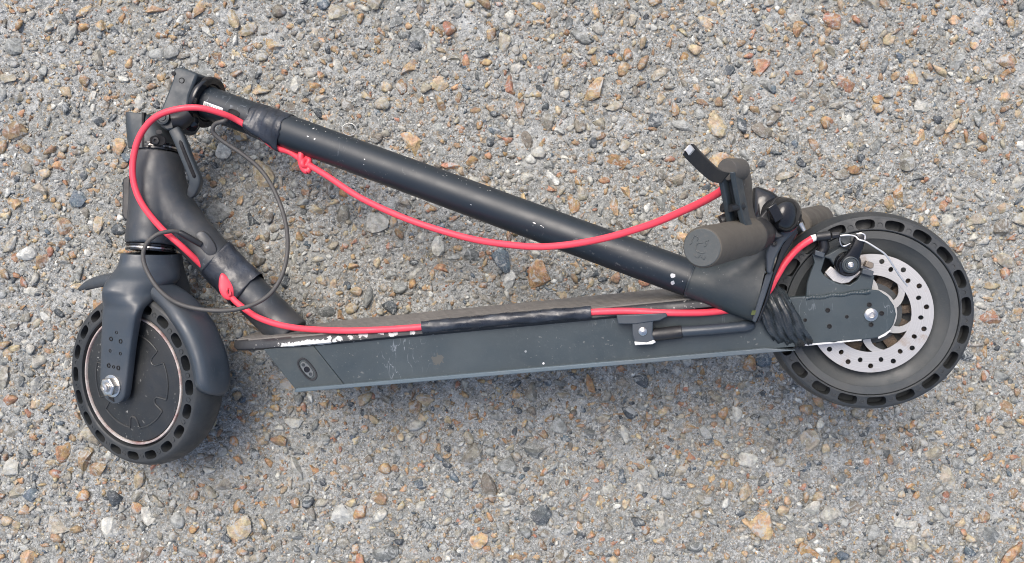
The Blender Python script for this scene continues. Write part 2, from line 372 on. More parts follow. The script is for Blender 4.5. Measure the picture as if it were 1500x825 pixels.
# bigger stones by dart throwing
N_TRY, placed, cell = 7000, [], {}
sizes = np.sort(np.clip(rng.lognormal(math.log(.0052), .48, N_TRY), .0031, .0180))[::-1]
for s in sizes[:6300]:
    for _ in range(12):
        x, y = rng.uniform(-GX + .02, GX - .02), rng.uniform(-GY + .02, GY - .02); ok = True
        ci, cj = int(x // .03), int(y // .03)
        for a in (-1, 0, 1):
            for b2 in (-1, 0, 1):
                for (x2, y2, s2) in cell.get((ci + a, cj + b2), ()):
                    if (x - x2) ** 2 + (y - y2) ** 2 < (.74 * (s + s2)) ** 2: ok = False; break
        if ok:
            cell.setdefault((ci, cj), []).append((x, y, s)); placed.append((x, y, s)); break
def stone_params(s, pw=None):
    asp = rng.uniform(.40, .92); sz = (s * 1.12, s * 1.12 * asp, s * rng.uniform(.4, .6)); rz = rng.uniform(0, 6.283)
    lift = rng.uniform(-.42, .16) * sz[2]
    cidx = rng.choice(len(PAL), p=PW if pw is None else pw); cc = PAL[cidx] * rng.uniform(.8, 1.15)
    return sz, rz, lift, cc
PARAM = {p: stone_params(p[2]) for p in placed}
DZ = np.zeros_like(XX)
for (x, y, s_), (sz, rz, lift, cc) in PARAM.items():
    i0, i1 = int((x - 1.5 * sz[0] + GX) / ST), int((x + 1.5 * sz[0] + GX) / ST) + 2; j0, j1 = int((y - 1.5 * sz[0] + GY) / ST), int((y + 1.5 * sz[0] + GY) / ST) + 2
    i0, j0 = max(i0, 0), max(j0, 0); i1, j1 = min(i1, nx), min(j1, ny)
    dx, dy = XX[j0:j1, i0:i1] - x, YY[j0:j1, i0:i1] - y; ca, sa = math.cos(rz), math.sin(rz)
    d = np.sqrt(((dx * ca + dy * sa) / sz[0]) ** 2 + ((-dx * sa + dy * ca) / sz[1]) ** 2)
    DZ[j0:j1, i0:i1] = np.minimum(DZ[j0:j1, i0:i1], -.0022 * np.exp(-((d - .95) / .16) ** 2))
inframe = lambda x, y: abs(x) < .67 and abs(y) < .37
def hgt(x, y): return -.0034 if abs(x) > GX or abs(y) > GY else float(height(np.array([x]), np.array([y]))[0])
co = np.empty(len(gm.vertices) * 3, np.float32); gm.vertices.foreach_get('co', co); co[2:nx * ny * 3:3] += (DZ * rng.uniform(.3, 1.0, DZ.shape)).ravel(); gm.vertices.foreach_set('co', co); gm.update()
stone_meshes = []
for q in shapes:
    me = np_mesh('stone', q, IF2); me.polygons.foreach_set('use_smooth', [True] * len(me.polygons)); me.set_sharp_from_angle(angle=R(14)); me.materials.append(M['stone']); stone_meshes.append(me)
singles = [p for p in placed if inframe(p[0], p[1])][:300]; sset = set(singles)
for (x, y, s) in singles:
    sz, rz, lift, cc = PARAM[(x, y, s)]
    o = bpy.data.objects.new('stone', stone_meshes[rng.integers(len(stone_meshes))]); col.objects.link(o); o.parent = ground
    o.location = (x, y, max(min(hgt(x, y) + lift, .0034 - sz[2]), -.0036 - sz[2] * .5)); o.scale = sz; o.rotation_euler = (rng.uniform(-.2, .2), rng.uniform(-.2, .2), rz); o.color = (*cc, 1)
def pile(name, items, shp, fac, matl, pw=None):
    VV, FF, CC = [], [], []; off = 0
    for (x, y, s) in items:
        sz, rz, lift, cc = PARAM.get((x, y, s)) or stone_params(s, pw); v = shp[rng.integers(len(shp))] * np.array(sz); ca, sa = math.cos(rz), math.sin(rz)
        tl = rng.uniform(-.35, .35); v = np.stack([v[:, 0] * ca - v[:, 1] * sa, v[:, 0] * sa + v[:, 1] * ca, v[:, 2] + v[:, 0] * tl * .5], -1)
        v += np.array([x, y, min(hgt(x, y) + lift, .0032 - sz[2])]); VV.append(v); FF.append(fac + off); off += len(v); CC.append(np.tile(np.append(cc, 1), (len(v), 1)))
    me = np_mesh(name, np.vstack(VV), np.vstack(FF))
    at = me.color_attributes.new('stone_colour', 'FLOAT_COLOR', 'POINT'); at.data.foreach_set('color', np.vstack(CC).astype(np.float32).ravel())
    me.materials.append(matl); o = bpy.data.objects.new(name, me); col.objects.link(o); o.parent = ground; o['kind'] = 'stuff'; return o
pile('gravel', [p for p in placed if p not in sset], [q for q in shapes], IF2, M['gravel'])
PF = np.array([6, 7, 6, 8, 9, 9, 9, 7, 6, 4, 8, 7, 4, 5, 9, 9.0]); PF /= PF.sum()
NF = 38000
fx = rng.uniform(-GX + .01, GX - .01, NF); fy = rng.uniform(-GY + .01, GY - .01, NF); fs = np.clip(rng.lognormal(math.log(.0019), .42, NF), .0010, .0048)
pile('fine_gravel', list(zip(fx, fy, fs)), shapes1, IF1, M['gravel'], PF)

NO = 26000                                                       # the same paving goes on outside the picture
ox, oy = rng.uniform(-2.0, 2.0, NO), rng.uniform(-1.6, 1.6, NO); keep = (abs(ox) > GX - .02) | (abs(oy) > GY - .02)
pile('gravel', list(zip(ox[keep], oy[keep], np.clip(rng.lognormal(math.log(.0054), .5, NO), .003, .018)[keep])), shapes1, IF1, M['gravel'])

# ------------------------------------------------------------------ the scooter
sc = bpy.data.objects.new('electric_scooter', None); col.objects.link(sc); sc.empty_display_size = .1
sc['label'] = 'folded black electric kick scooter lying on its side with a red brake cable'; sc['category'] = 'scooter'

# ---- deck
lw = .060
tf = pixA(386, 513, lw); bf = pixA(432, 570, lw); bfm = pixA(505, 564, lw); br = pixA(1165, 508, lw); tr = pixA(1160, 455, lw); tfm = pixA(458, 506, lw)
def deck_block(pts, l0, l1):
    return MB().prism([A(u, n, l0) for u, n in pts], LA * (l1 - l0))
deck = part('deck', deck_block([(tfm[0], .001), bfm, br, (tr[0], .001)], -lw, lw), M['deck'], sc, bevel=.0005)
part('end_cap', deck_block([(tf[0], .0005), bf, (bfm[0] - .0004, bfm[1] - .0003), (tfm[0] - .0004, .0005)], -lw + .0006, lw - .00015), M['cap'], deck, bevel=.0006)
def low(q, d): return (q[0], q[1] - d)
part('bottom_plate', deck_block([(bf[0] + .003, bf[1] + .0012), low(bf, .0032), low(br, .0032), (br[0] - .03, br[1] + .0020)], -lw - .0045, lw + .0045), mat('plate_paint', (.075, .105, .125), .45, var=.15, dust=.15, bump=.05), deck, bevel=.001)
u0 = pixA(345, 508, .03)[0]; u1 = pixA(1085, 450, .06)[0]
def half(u):
    t = (u - u0); return .066 if t > .12 else .030 + .036 * math.sqrt(max(0, 1 - (1 - t / .12) ** 2))
def outline(ins, n0, ua, ub):
    us = np.concatenate([ua + (ub - ua) * .12 * np.linspace(0, 1, 14) ** 1.6, np.linspace(ua + (ub - ua) * .15, ub, 14)])
    return [A(u, n0, half(u) - ins) for u in us] + [A(u, n0, -half(u) + ins) for u in us[::-1]]
slab = MB().loft([outline(.005, -.001, u0 + .004, u1), outline(.0, .002, u0, u1), outline(.0, .007, u0, u1), outline(.003, .0105, u0 + .002, u1)])
dm = part('deck_mat', slab, M['matdark'], deck, smooth=50)
rb = MB()
for i in range(10):
    l = -.0555 + i * .0123
    ua = next(u for u in np.arange(u0 + .004, u1, .002) if half(u) - .006 > abs(l) + .003)
    rb.box(A((ua + u1) / 2, .0108, l), UA, LA, NA, (u1 - ua) / 2, .0044, .0013)
part('grip_ridges', rb, M['mat'], deck)
# charging port on the side of the deck
def oval(c, ax, ay, la, lb, n=28): return [c + ax * (la * math.copysign(abs(math.cos(t)) ** .8, math.cos(t))) + ay * (lb * math.copysign(abs(math.sin(t)) ** .8, math.sin(t))) for t in [2 * math.pi * i / n for i in range(n)]]
pc = PA(450, 541, lw); pd = (PA(461, 555, lw) - PA(439, 527, lw)).normalized(); pe = LA.cross(pd)
port = MB().loft([oval(pc - LA * .001, pd, pe, .0150, .0078), oval(pc + LA * .0008, pd, pe, .0147, .0075), oval(pc + LA * .0008, pd, pe, .0128, .0060), oval(pc - LA * .0004, pd, pe, .0122, .0055)])
part('charging_port', port, M['plastic'], deck)
part('port_plate', MB().loft([oval(pc, pd, pe, .0100, .0046), oval(pc + LA * .0007, pd, pe, .0098, .0044)]), mat('port_metal', (.16, .17, .17), .4, .5, dust=.2, bump=.05), deck)
for t, r_ in ((-.0066, .0019), (0, .0034), (.0066, .0019)):
    q = MB().lathe(pc + pd * t + LA * .0007, LA, [(r_, 0), (r_, .0009), (r_ * .75, .0009), (r_ * .7, .0003), (r_ * .35, .0003), (r_ * .3, .001), (0, .001)], 20)
    part('port_socket' if t == 0 else 'port_screw', q, M['gloss'] if t == 0 else M['hinge'], deck)

# ---- kickstand
def plate(pxs, top, thick, pf=PA):
    n_ = LA if pf is PA else LB
    return MB().prism([pf(x, y, top) for x, y in pxs], -n_ * thick)
ks = part('kickstand', plate([(926, 470), (957, 468), (956, 490), (960, 502), (948, 504), (930, 505), (926, 490)], .0755, .016), M['fork'], sc, bevel=.0012)
part('bracket', plate([(903, 462), (950, 460), (976, 459), (978, 464), (966, 470), (930, 475), (905, 475)], .0765, .018), M['fork'], ks, bevel=.001)
part('rivet', MB().lathe(PA(941.5, 485.5, .0755), LA, [(.0046, 0), (.0044, .0012), (.003, .0022), (0, .0026)], 20), M['steel'], ks)
part('worn_edge', plate([(929, 500.5), (947, 502), (958, 498), (961, 501.5), (956, 504.5), (930, 506)], .0760, .004), M['worn'], ks, bevel=.0005)
def tubeA(p0, p1, off0, off1, r0, r1): return MB().tube([PA(*p0, off0), PA(*p1, off1)], [r0, r1], 20)
part('sleeve', tubeA((955, 491), (999, 486), .0685, .0685, .0068, .0068), M['plastic'], ks, bevel=.0006)
lg = catmull([PA(998, 486, .0685), PA(1040, 483, .0685), PA(1078, 479.5, .0675), PA(1093, 478, .066), PA(1105, 477, .063)], 4)
part('leg', MB().tube(lg, [.0056] * 9 + [.0054, .0057, .0059, .0058, .0054, .0048, .004, .0025], 18), M['fork'], ks)

# ---- neck and head tube
HT, HBm = PZ(232, 224, .068), PZ(222, 359, .074); hd = (HT - HBm).normalized()
neck_px = [(232, 232, .068), (236, 268, .068), (256, 312, .067), (300, 363, .066), (350, 414, .068), (400, 464, .072), (428, 492, .075)]
NP = catmull([PZ(*q) for q in neck_px], 8)
FR = MB().tube(NP, [.0285, .029, .0275, .0245, .0232, .0232, .0236], 32, ell=1.0)
FR.tube([HT, HT * .7 + HBm * .3, HT * .3 + HBm * .7, HBm], [.0283, .0288, .0292, .0298], 40)
frame = part('frame', FR, M['frame'], sc)
rm = frame.modifiers.new('weld', 'REMESH'); rm.mode = 'VOXEL'; rm.voxel_size = .0016; rm.use_smooth_shade = True
smo = frame.modifiers.new('blend', 'SMOOTH'); smo.factor = .5; smo.iterations = 14
for a, nm in ((HT, 1), (HBm, -1)):
    for h, r_, mm in ((.0016, .0289, 'gloss'), (.0046, .0275, 'steel'), (.007, .0285, 'gloss')):
        part('bearing_ring', MB().tube([a + hd * nm * (h - .0013), a + hd * nm * (h + .0013)], r_, 40), M[mm], frame, bevel=.0004)
part('reflector', MB().prism([PZ(179, 262, .075), PZ(190, 256, .075), PZ(190, 324, .075), PZ(181, 322, .075), PZ(178, 314, .075)], V((0, 0, -.03))), M['plastic'], frame, bevel=.002)
# cable port and plug on the neck
cp = PZ(302, 357, .0905); cdv = (PZ(311, 371, .0865) - PZ(292, 343, .0905)).normalized(); cn_ = V((.1, .15, 1)); cn_ = (cn_ - cdv * cn_.dot(cdv)).normalized(); cs_ = cn_.cross(cdv)
part('cable_port', MB().loft([oval(cp - cn_ * .004, cdv, cs_, .0165, .0085), oval(cp + cn_ * .001, cdv, cs_, .0155, .0076), oval(cp + cn_ * .0022, cdv, cs_, .013, .0054)]), M['frame'], frame)
pl = part('cable_plug', MB().tube([PZ(262, 340.5, .105), PZ(266, 342, .104), PZ(280, 350, .100), PZ(294, 358, .0935)], [.0030, .0036, .0037, .0036], 16), M['plastic'], frame)
part('plug_tip', MB().tube([PZ(260.5, 339.5, .1058), PZ(263.5, 341, .1052)], [.0022, .0024], 14), M['steel'], pl)

# ---- folding joint
jz = .068
jr = [HT + hd * .008, HT + hd * .012, HT + hd * .030, HT + hd * .046]
joint = part('folding_joint', MB().sections([(PZ(195, 219, jz), PZ(263, 223, jz), .028, 2.4), (PZ(195, 200, jz), PZ(258, 205, jz), .028, 2.8), (PZ(195, 182, jz), PZ(247, 188, jz), .027, 3.2), (PZ(196, 167, jz), PZ(236, 172, jz), .026, 3.6)], V((-.15, -.05, .98)).normalized(), n=44, k=4), M['hinge'], sc, bevel=.001)
jn = V((-.15, -.05, .98)).normalized()
def at_j(px, py, z=.0955): return PZ(px, py, z)
part('clamp_slot', MB().prism([at_j(207.5, 165, .0965), at_j(210.5, 165, .0965), at_j(210.5, 216, .0965), at_j(207.5, 216, .0965)], -jn * .006), M['hole'], joint)
jx = V((1, -.04, .15)).normalized()
part('bolt_recess', MB().loft([oval(at_j(231, 206, .0962) - jn * .001, jx, V((0, 1, .05)), .0105, .0062), oval(at_j(231, 206, .0962) + jn * .0006, jx, V((0, 1, .05)), .0098, .0056), oval(at_j(231, 206, .0962) + jn * .0004, jx, V((0, 1, .05)), .0086, .0046)]), M['hole'], joint)
part('bolt', MB().lathe(at_j(229, 206.5, .0962), jn, [(.0042, 0), (.0042, .002), (.003, .0026), (.002, .0026), (.0019, .0014), (0, .0014)], 20), M['plastic'], joint)
part('pin_hole', MB().loft([oval(at_j(233, 193.5, .0958), jx, V((0, 1, .05)), .0042, .0028), oval(at_j(233, 193.5, .0966), jx, V((0, 1, .05)), .0038, .0025)]), M['plastic'], joint)
part('side_hole', MB().lathe(PZ(197, 186, .09), V((-.75, 0, .66)), [(.0052, 0), (.0050, .0012), (.0042, .0012), (.004, .0004), (0, .0004)], 20), M['hole'], joint)
S0, S1 = PZ(297, 147.5, .064), PZ(1010, 408, .205); sdv = (S1 - S0).normalized()
tocam = V((-.2, -.05, 1)); tocam = (tocam - sdv * tocam.dot(sdv)).normalized(); sup = tocam.cross(sdv).normalized()
def SP(t, r=0.0, a=0.0): return S0 + sdv * t + (tocam * math.cos(a) + sup * math.sin(a)) * r      # along the stem, out from it, round it
def onz(pxs, z): return [PZ(x, y, z) for x, y in pxs]
arm_px = [(231, 165), (236, 158), (244, 139), (253, 115), (254, 100), (262, 98), (272, 101), (289, 108), (284, 122), (277, 140), (275, 160), (262, 178), (254, 190), (244, 192), (235, 186), (231, 176)]
harm = part('hinge_arm', MB().prism(onz(arm_px, .0945), -jn * .052), M['hinge'], joint, bevel=.0025)
part('pivot_bolt', MB().lathe(PZ(239.5, 172, .0955), jn, [(.0088, -.002), (.0086, .0028), (.0068, .0034), (.006, .0016), (.0044, .0016), (.004, .0028), (0, .0028)], 28), M['hinge'], joint)
part('arm_hole', MB().lathe(PZ(266, 118, .0946), jn, [(.0036, -.001), (.0034, .0005), (.0027, .0005), (.0024, -.0006), (0, -.0006)], 18), M['hole'], joint)
part('arm_hole', MB().lathe(PZ(255.5, 108, .0930), jn, [(.0026, -.001), (.0025, .0024), (0, .0024)], 16), M['hole'], joint)
part('knuckle', MB().tube(catmull([PZ(253, 178, .096), PZ(264, 176, .094), PZ(276, 168, .09)], 5), [.0120, .0115, .0100], 18), M['plastic'], joint)
part('collar_bolt', MB().lathe(PZ(280, 180, .08), V((.3, -.6, .6)), [(.009, -.012), (.009, .004), (.007, .008), (0, .009)], 20), M['gloss'], joint)
lv = catmull([PZ(256, 190, .102), PZ(264, 205, .102), PZ(273, 228, .100), PZ(282, 250, .097), PZ(287.5, 266, .094), PZ(283, 281, .090), PZ(278, 288, .088)], 6)
lever = part('folding_lever', MB().tube(lv, [.0064, .0070, .0066, .0066, .0070, .0058, .0028], 20, up=(0, 0, 1), ell=1.0, exp=4), M['hinge'], sc, bevel=.0008)
part('lever_slot', MB().tube([p + V((0.001, .001, .0064)) for p in lv[7:24]], [.0009] + [.0022] * 15 + [.0009], 10, up=(0, 0, 1), ell=1.0), M['hole'], lever)

# ---- stem
Ls = (S1 - S0).length
stem = part('stem', MB().tube([SP(-.004)] + [SP(Ls * i / 20) for i in range(1, 20)] + [SP(Ls)], .0196, 48), M['stem'], sc)
part('collar', MB().lathe(SP(-.0015), sdv, [(.012, -.012), (.0262, -.012), (.0275, -.009), (.0275, .002), (.0262, .0032), (.0262, .0048), (.0308, .0054), (.0312, .007), (.0312, .0105), (.0302, .0118), (.0235, .0122), (.0215, .0105), (.0196, .0105)], 56), M['gloss'], stem)
def stem_patch(t0, t1, a0, a1, r, nt=6, na=6, inset=None):
    mb = MB(); rows = [[SP(t0 + (t1 - t0) * i / nt, r, a0 + (a1 - a0) * j / na) for j in range(na + 1)] for i in range(nt + 1)]
    mb.loft(rows, False, False, closed=False); return mb
def stem_ta(px, py):                                  # which place on the stem's near side shows at this pixel
    best = None
    for _ in range(1):
        d = ray(px, py); t_lo = None
        oc = CAM - S0; a_ = d - sdv * d.dot(sdv); b_ = oc - sdv * oc.dot(sdv)
        aa, bb, cc_ = a_.dot(a_), 2 * a_.dot(b_), b_.dot(b_) - .0196 ** 2; disc = bb * bb - 4 * aa * cc_
        tt = (-bb - math.sqrt(max(disc, 0))) / (2 * aa); p = CAM + d * tt; q = p - S0; t = q.dot(sdv); rr = q - sdv * t
        best = (t, math.atan2(rr.dot(sup), rr.dot(tocam)))
    return best
t_, a_ = stem_ta(312, 157.5)
lab = part('barcode_label', stem_patch(t_ - .0135, t_ + .0135, a_ - .17, a_ + .17, .0199), M['label'], stem, solid=.0002)
bars = MB(); x = t_ - .0120
rr_ = random.Random(3)
while x < t_ - .003:
    wd = rr_.choice([.0003, .0005, .0009]); q = stem_patch(x, x + wd, a_ - .10, a_ + .10, .02005, 1, 3); o_ = len(bars.v); bars.v += q.v; bars.f += [tuple(i + o_ for i in f_) for f_ in q.f]; x += wd + rr_.choice([.0003, .0006])
x = t_ - .0015
while x < t_ + .0118:
    for (b0, b1) in ((-.09, -.05), (.05, .09)) if rr_.random() < .6 else ((-.09, .09),):
        q = stem_patch(x, x + .0007, a_ + b0, a_ + b1, .02005, 1, 2); o_ = len(bars.v); bars.v += q.v; bars.f += [tuple(i + o_ for i in f_) for f_ in q.f]
    x += rr_.choice([.0011, .0013, .0018])
part('barcode', bars, M['ink'], lab, recalc=False)
t_, a_ = stem_ta(342.5, 165.5)
ov = []
for i in range(24):
    q = 2 * math.pi * i / 24; ov.append((t_ + .0078 * math.copysign(abs(math.cos(q)) ** .75, math.cos(q)), a_ + .20 * math.copysign(abs(math.sin(q)) ** .8, math.sin(q))))
part('painted_cable_hole', MB().loft([[SP(t, .0194, a) for t, a in ov], [SP(t, .0203, a) for t, a in ov], [SP(t_ + (t - t_) * .86, .0203, a_ + (a - a_) * .82) for t, a in ov], [SP(t_ + (t - t_) * .84, .0198, a_ + (a - a_) * .8) for t, a in ov]]), M['hole'], stem)  # shallow rimmed patch, no opening; its black colour paints the hole's shade
for (px_, py_) in ((297.5, 176), (309, 172)):
    t_, a_ = stem_ta(px_, py_)
rc_ = random.Random(8); chp = MB()
def chip(px, py, ra, rb_):
    t, a = stem_ta(px, py)
    if abs(a) > 1.3: return
    o_ = [(t + ra * rc_.uniform(.6, 1.2) * math.cos(q), a + rb_ / .0196 * rc_.uniform(.6, 1.2) * math.sin(q)) for q in [2 * math.pi * i / 9 for i in range(9)]]
    i0 = len(chp.v); chp.v += [SP(tt, .01985, aa) for tt, aa in o_]; chp.f.append(tuple(range(i0, i0 + 9)))
for (x_, y_, ra, rb_) in ((986, 404, .0032, .0030), (985.5, 414.5, .0026, .0026), (459, 188.5, .0012, .0011), (477, 193, .0007, .0006), (534, 233.5, .0010, .0007), (783, 327, .0022, .0006), (793, 331, .0016, .0004), (796, 333, .0007, .0005), (451, 200, .0016, .0007), (461, 204, .0009, .0012), (533, 241, .0005, .0004), (1000, 412, .0006, .0005), (690, 300, .0012, .0003)): chip(x_, y_, ra, rb_)
for q in range(30):
    x_ = rc_.uniform(430, 720); yc = 147.5 + (x_ - 297) * .365; chip(x_, yc - rc_.choice([21, 22, 23, 24, 19]) * .98, rc_.uniform(.0003, .0008), rc_.uniform(.0002, .0005))
part('paint_chips', chp, M['worn'], stem, recalc=False, smooth=0)['kind'] = 'stuff'
# stem head, dashboard
hz = [.205, .213, .221, .228]
head = part('stem_head', MB().sections([(PZ(1019, 382, .205), PZ(1001, 434.5, .205), .0199, 2), (PZ(1052, 383, .210), PZ(1036, 447, .210), .0205, 2.1), (PZ(1094, 364, .216), PZ(1070, 460, .216), .0215, 2.5), (PZ(1132, 340, .222), PZ(1103, 471, .222), .0215, 3)], (tocam + sdv * .0).normalized(), n=48, k=7), mat('stem_head_paint', (.024, .033, .036), .46, var=.15, dust=.12, bump=.05, chips=.15), sc)
sm = catmull([PZ(1021, 384, .2125), PZ(1015, 396, .2262), PZ(1008, 416, .2278), PZ(1003, 434, .2130)], 5)
part('head_seam', MB().tube(sm, .0004, 6), M['fork'], head)
part('dashboard', MB().prism([PZ(1101.5, 470, .246), PZ(1107, 473, .246), PZ(1112, 462, .246), PZ(1133, 398, .246), PZ(1128, 396, .246), PZ(1121, 404, .246)], -tocam * .05), M['fork'], head, bevel=.001)
part('screen_edge', MB().prism([PZ(1107, 474, .242), PZ(1113, 472, .242), PZ(1125, 440, .242), PZ(1136, 404, .242), PZ(1150, 372, .242), PZ(1170, 340, .242), PZ(1163, 334, .242), PZ(1144, 360, .242), PZ(1132, 398, .242), PZ(1118, 445, .242)], -tocam * .05), M['gloss'], head, bevel=.0014)
brk = part('head_bracket', MB().prism([PZ(1123, 400, .252), PZ(1122, 372, .252), PZ(1128, 350, .252), PZ(1141, 340, .252), PZ(1160, 332, .252), PZ(1170, 330, .252), PZ(1166, 338, .252), PZ(1148, 356, .252), PZ(1136, 378, .252), PZ(1130, 402, .252)], -tocam * .055), M['fork'], head, bevel=.0018)
part('bracket_screw', MB().lathe(PZ(1134, 357, .2525), tocam, [(.0032, -.001), (.0030, .0008), (.002, .001), (.0015, .0004), (0, .0004)], 18), M['plastic'], head)
part('yellow_tag', MB().prism([PZ(1101.5, 455, .2475), PZ(1107.5, 455, .2475), PZ(1106, 461.5, .2475), PZ(1100, 461.5, .2475)], -tocam * .002), mat('olive_tag', (.06, .075, .012), .5), head)

# ---- handlebar, grips
G0 = PZ(1028, 363, .418); GI = PZ(1096, 346.5, .310); hb = (GI - G0).normalized(); G1 = G0 + hb * .43
def HBp(t): return G0 + hb * t
bar = part('handlebar', MB().tube([HBp(.02), HBp(.41)], .0112, 28), M['plastic'], sc)
gprof = [(0, 0), (.0135, 0), (.0158, .0012), (.0168, .004), (.0168, .118), (.0178, .121), (.0178, .127), (.0165, .129), (.0112, .129)]
part('grip', MB().lathe(G0, hb, gprof, 48), M['grip'], bar)
part('grip', MB().lathe(G1, -hb, gprof, 48), M['grip'], bar)
gx = (V((1, 0, 0)) - hb * hb.x).normalized(); gy = hb.cross(gx); gy = -gy if gy.y < 0 else gy
part('grip_end', MB().lathe(G0 - hb * .0002, hb, [(0, 0), (.0146, 0), (.0152, .0006), (.015, .001)], 48), M['gripend'], bar)
emb = MB()
def squig(pts, r=.0005):
    emb.tube(catmull([G0 - hb * .0003 + gx * x_ + gy * y_ for x_, y_ in pts], 4), r, 6)
squig([(.001, .004), (-.003, .0035), (-.005, 0), (-.0035, -.003), (0, -.004), (.003, -.0035)])
squig([(-.008, .006), (-.006, .009), (-.003, .008), (-.004, .0055)]); squig([(-.010, .002), (-.008, .004), (-.0085, .006)])
squig([(.002, .001), (.004, .003), (.003, .0055), (.0055, .006)]); squig([(-.006, -.006), (-.003, -.008), (-.001, -.006)], .0005); squig([(0, -.007), (.002, -.009), (.003, -.007)], .0005)
part('end_mark', emb, M['gripend'], bar)

# ---- brake lever on the bar
Bc = HBp(.150)
part('lever_clamp', MB().tube([HBp(.132), HBp(.158)], .0165, 28), M['plastic'], bar, bevel=.001)
zt, zb = .345, .315
hous = MB().sections([(PZ(1087, 330, .315), PZ(1112, 334, .305), .013, 3), (PZ(1082, 305, .325), PZ(1101, 310, .315), .013, 3.5), (PZ(1079, 280, .335), PZ(1098.5, 285, .325), .0135, 3.5), (PZ(1077, 258, .345), PZ(1098, 262, .335), .0135, 3), (PZ(1078, 240, .350), PZ(1093, 243, .342), .0120, 2.4), (PZ(1081, 236, .350), PZ(1088, 237, .345), .006, 2)], (-hb), n=24, k=4)
bl = part('brake_lever', hous, mat('worn_lever_paint', (.070, .062, .052), .55, var=.2, dust=.2, chips=.5, bump=.1), sc)
def strip(pxz, wv, hv, name, m_, par, rr=.0008):
    pts = catmull([PZ(*q) for q in pxz], 5); mb = MB()
    mb.loft([[p + wv + hv, p - wv + hv, p - wv - hv, p + wv - hv] for p in pts]); return part(name, mb, m_, par, bevel=rr)
xv = V((1, .05, .3)).normalized()
strip([(1060, 262, .372), (1066, 290, .362), (1071, 318, .350), (1073, 330, .345)], xv * .0019, -hb * .010, 'side_plate', M['hinge'], bl)
strip([(1077, 252, .372), (1083, 285, .362), (1090, 318, .350), (1095, 332, .345)], xv * .0021, -hb * .010, 'side_plate', M['hinge'], bl)
strip([(1068, 262, .366), (1074, 290, .356), (1080, 318, .345)], xv * .0035, -hb * .003, 'lever_arm', M['frame'], bl)
strip([(1069, 268, .352), (1076, 295, .343), (1083, 326, .33)], xv * .008, -hb * .003, 'hollow_shade', M['hole'], bl)  # near-black strip painting the shade of the hollow between the side plates
part('lever_pin', MB().tube([PZ(1069, 305, .366), PZ(1088, 302, .358)], .0034, 14), M['plastic'], bl)
part('pivot_cap', MB().lathe(PZ(1065, 249, .372), (-hb + V((-.25, 0, 0))).normalized(), [(.0098, -.022), (.0098, -.001), (.0086, .0006), (0, .0006)], 32), mat('worn_cap_paint', (.062, .058, .052), .5, var=.25, dust=.25, bump=.2), bl)
strip([(1062, 261, .382), (1050, 258, .390), (1038, 249, .400), (1027, 238.5, .410), (1016, 227.5, .419), (1008, 218.5, .424)], V((.42, .5, -.1)).normalized() * .0060, -hb * .0032, 'blade', M['plastic'], bl, .0015)
strip([(1014, 223.5, .4232), (1009, 216.5, .4252), (1005.5, 219, .4250)], V((.42, .5, -.1)).normalized() * .0030, -hb * .0030, 'worn_tip', M['worn'], bl, .001)
part('adjuster', MB().tube([PZ(1058, 304, .352), PZ(1067, 306, .35)], [.004, .0042], 12), M['plastic'], bl)
part('adjuster', MB().tube([PZ(1056, 325, .345), PZ(1068, 320, .345)], [.0055, .006], 12), M['plastic'], bl)
# ---- bell and its clamp, by the stem
bd = (V((.55, -.1, .8))).normalized()
bell = part('bell', MB().lathe(PZ(1146, 315, .262), bd, [(.0165, -.014), (.0172, -.012), (.0172, .004), (.0160, .0095), (.0125, .0132), (.007, .0150), (0, .0155)], 44), M['gloss'], sc)
part('bell_band', MB().lathe(PZ(1146, 315, .262), bd, [(.0176, -.004), (.0178, -.003), (.0178, -.0015), (.0174, -.001)], 44), M['plastic'], bell)
part('bell_striker', MB().box(PZ(1135, 312, .279), V((.8, .5, 0)).normalized(), V((-.5, .8, .2)).normalized(), V((0, 0, 1)), .005, .0085, .003), M['gloss'], bell, bevel=.0012)
part('bell_clamp', MB().sections([(PZ(1103, 276, .25), PZ(1110, 274, .25), .004, 2.5), (PZ(1099, 300, .25), PZ(1130, 282, .25), .011, 3), (PZ(1102, 330, .25), PZ(1142, 295, .25), .013, 3), (PZ(1122, 348, .25), PZ(1150, 325, .25), .012, 3)], V((0, 0, 1)), n=24, k=5), M['gloss'], bell)
part('bell_bracket', MB().prism([PZ(1110, 322, .27), PZ(1124, 306, .27), PZ(1128, 322, .27), (PZ(1140, 340, .27)), PZ(1150, 346, .27), PZ(1140, 350, .27), PZ(1122, 345, .27)], V((0, 0, -.02))), M['plastic'], bell, bevel=.0015)
part('clamp_screw', MB().tube([PZ(1172, 327, .25), PZ(1178, 338, .25)], [.0028, .0022], 12), M['steel'], bell)

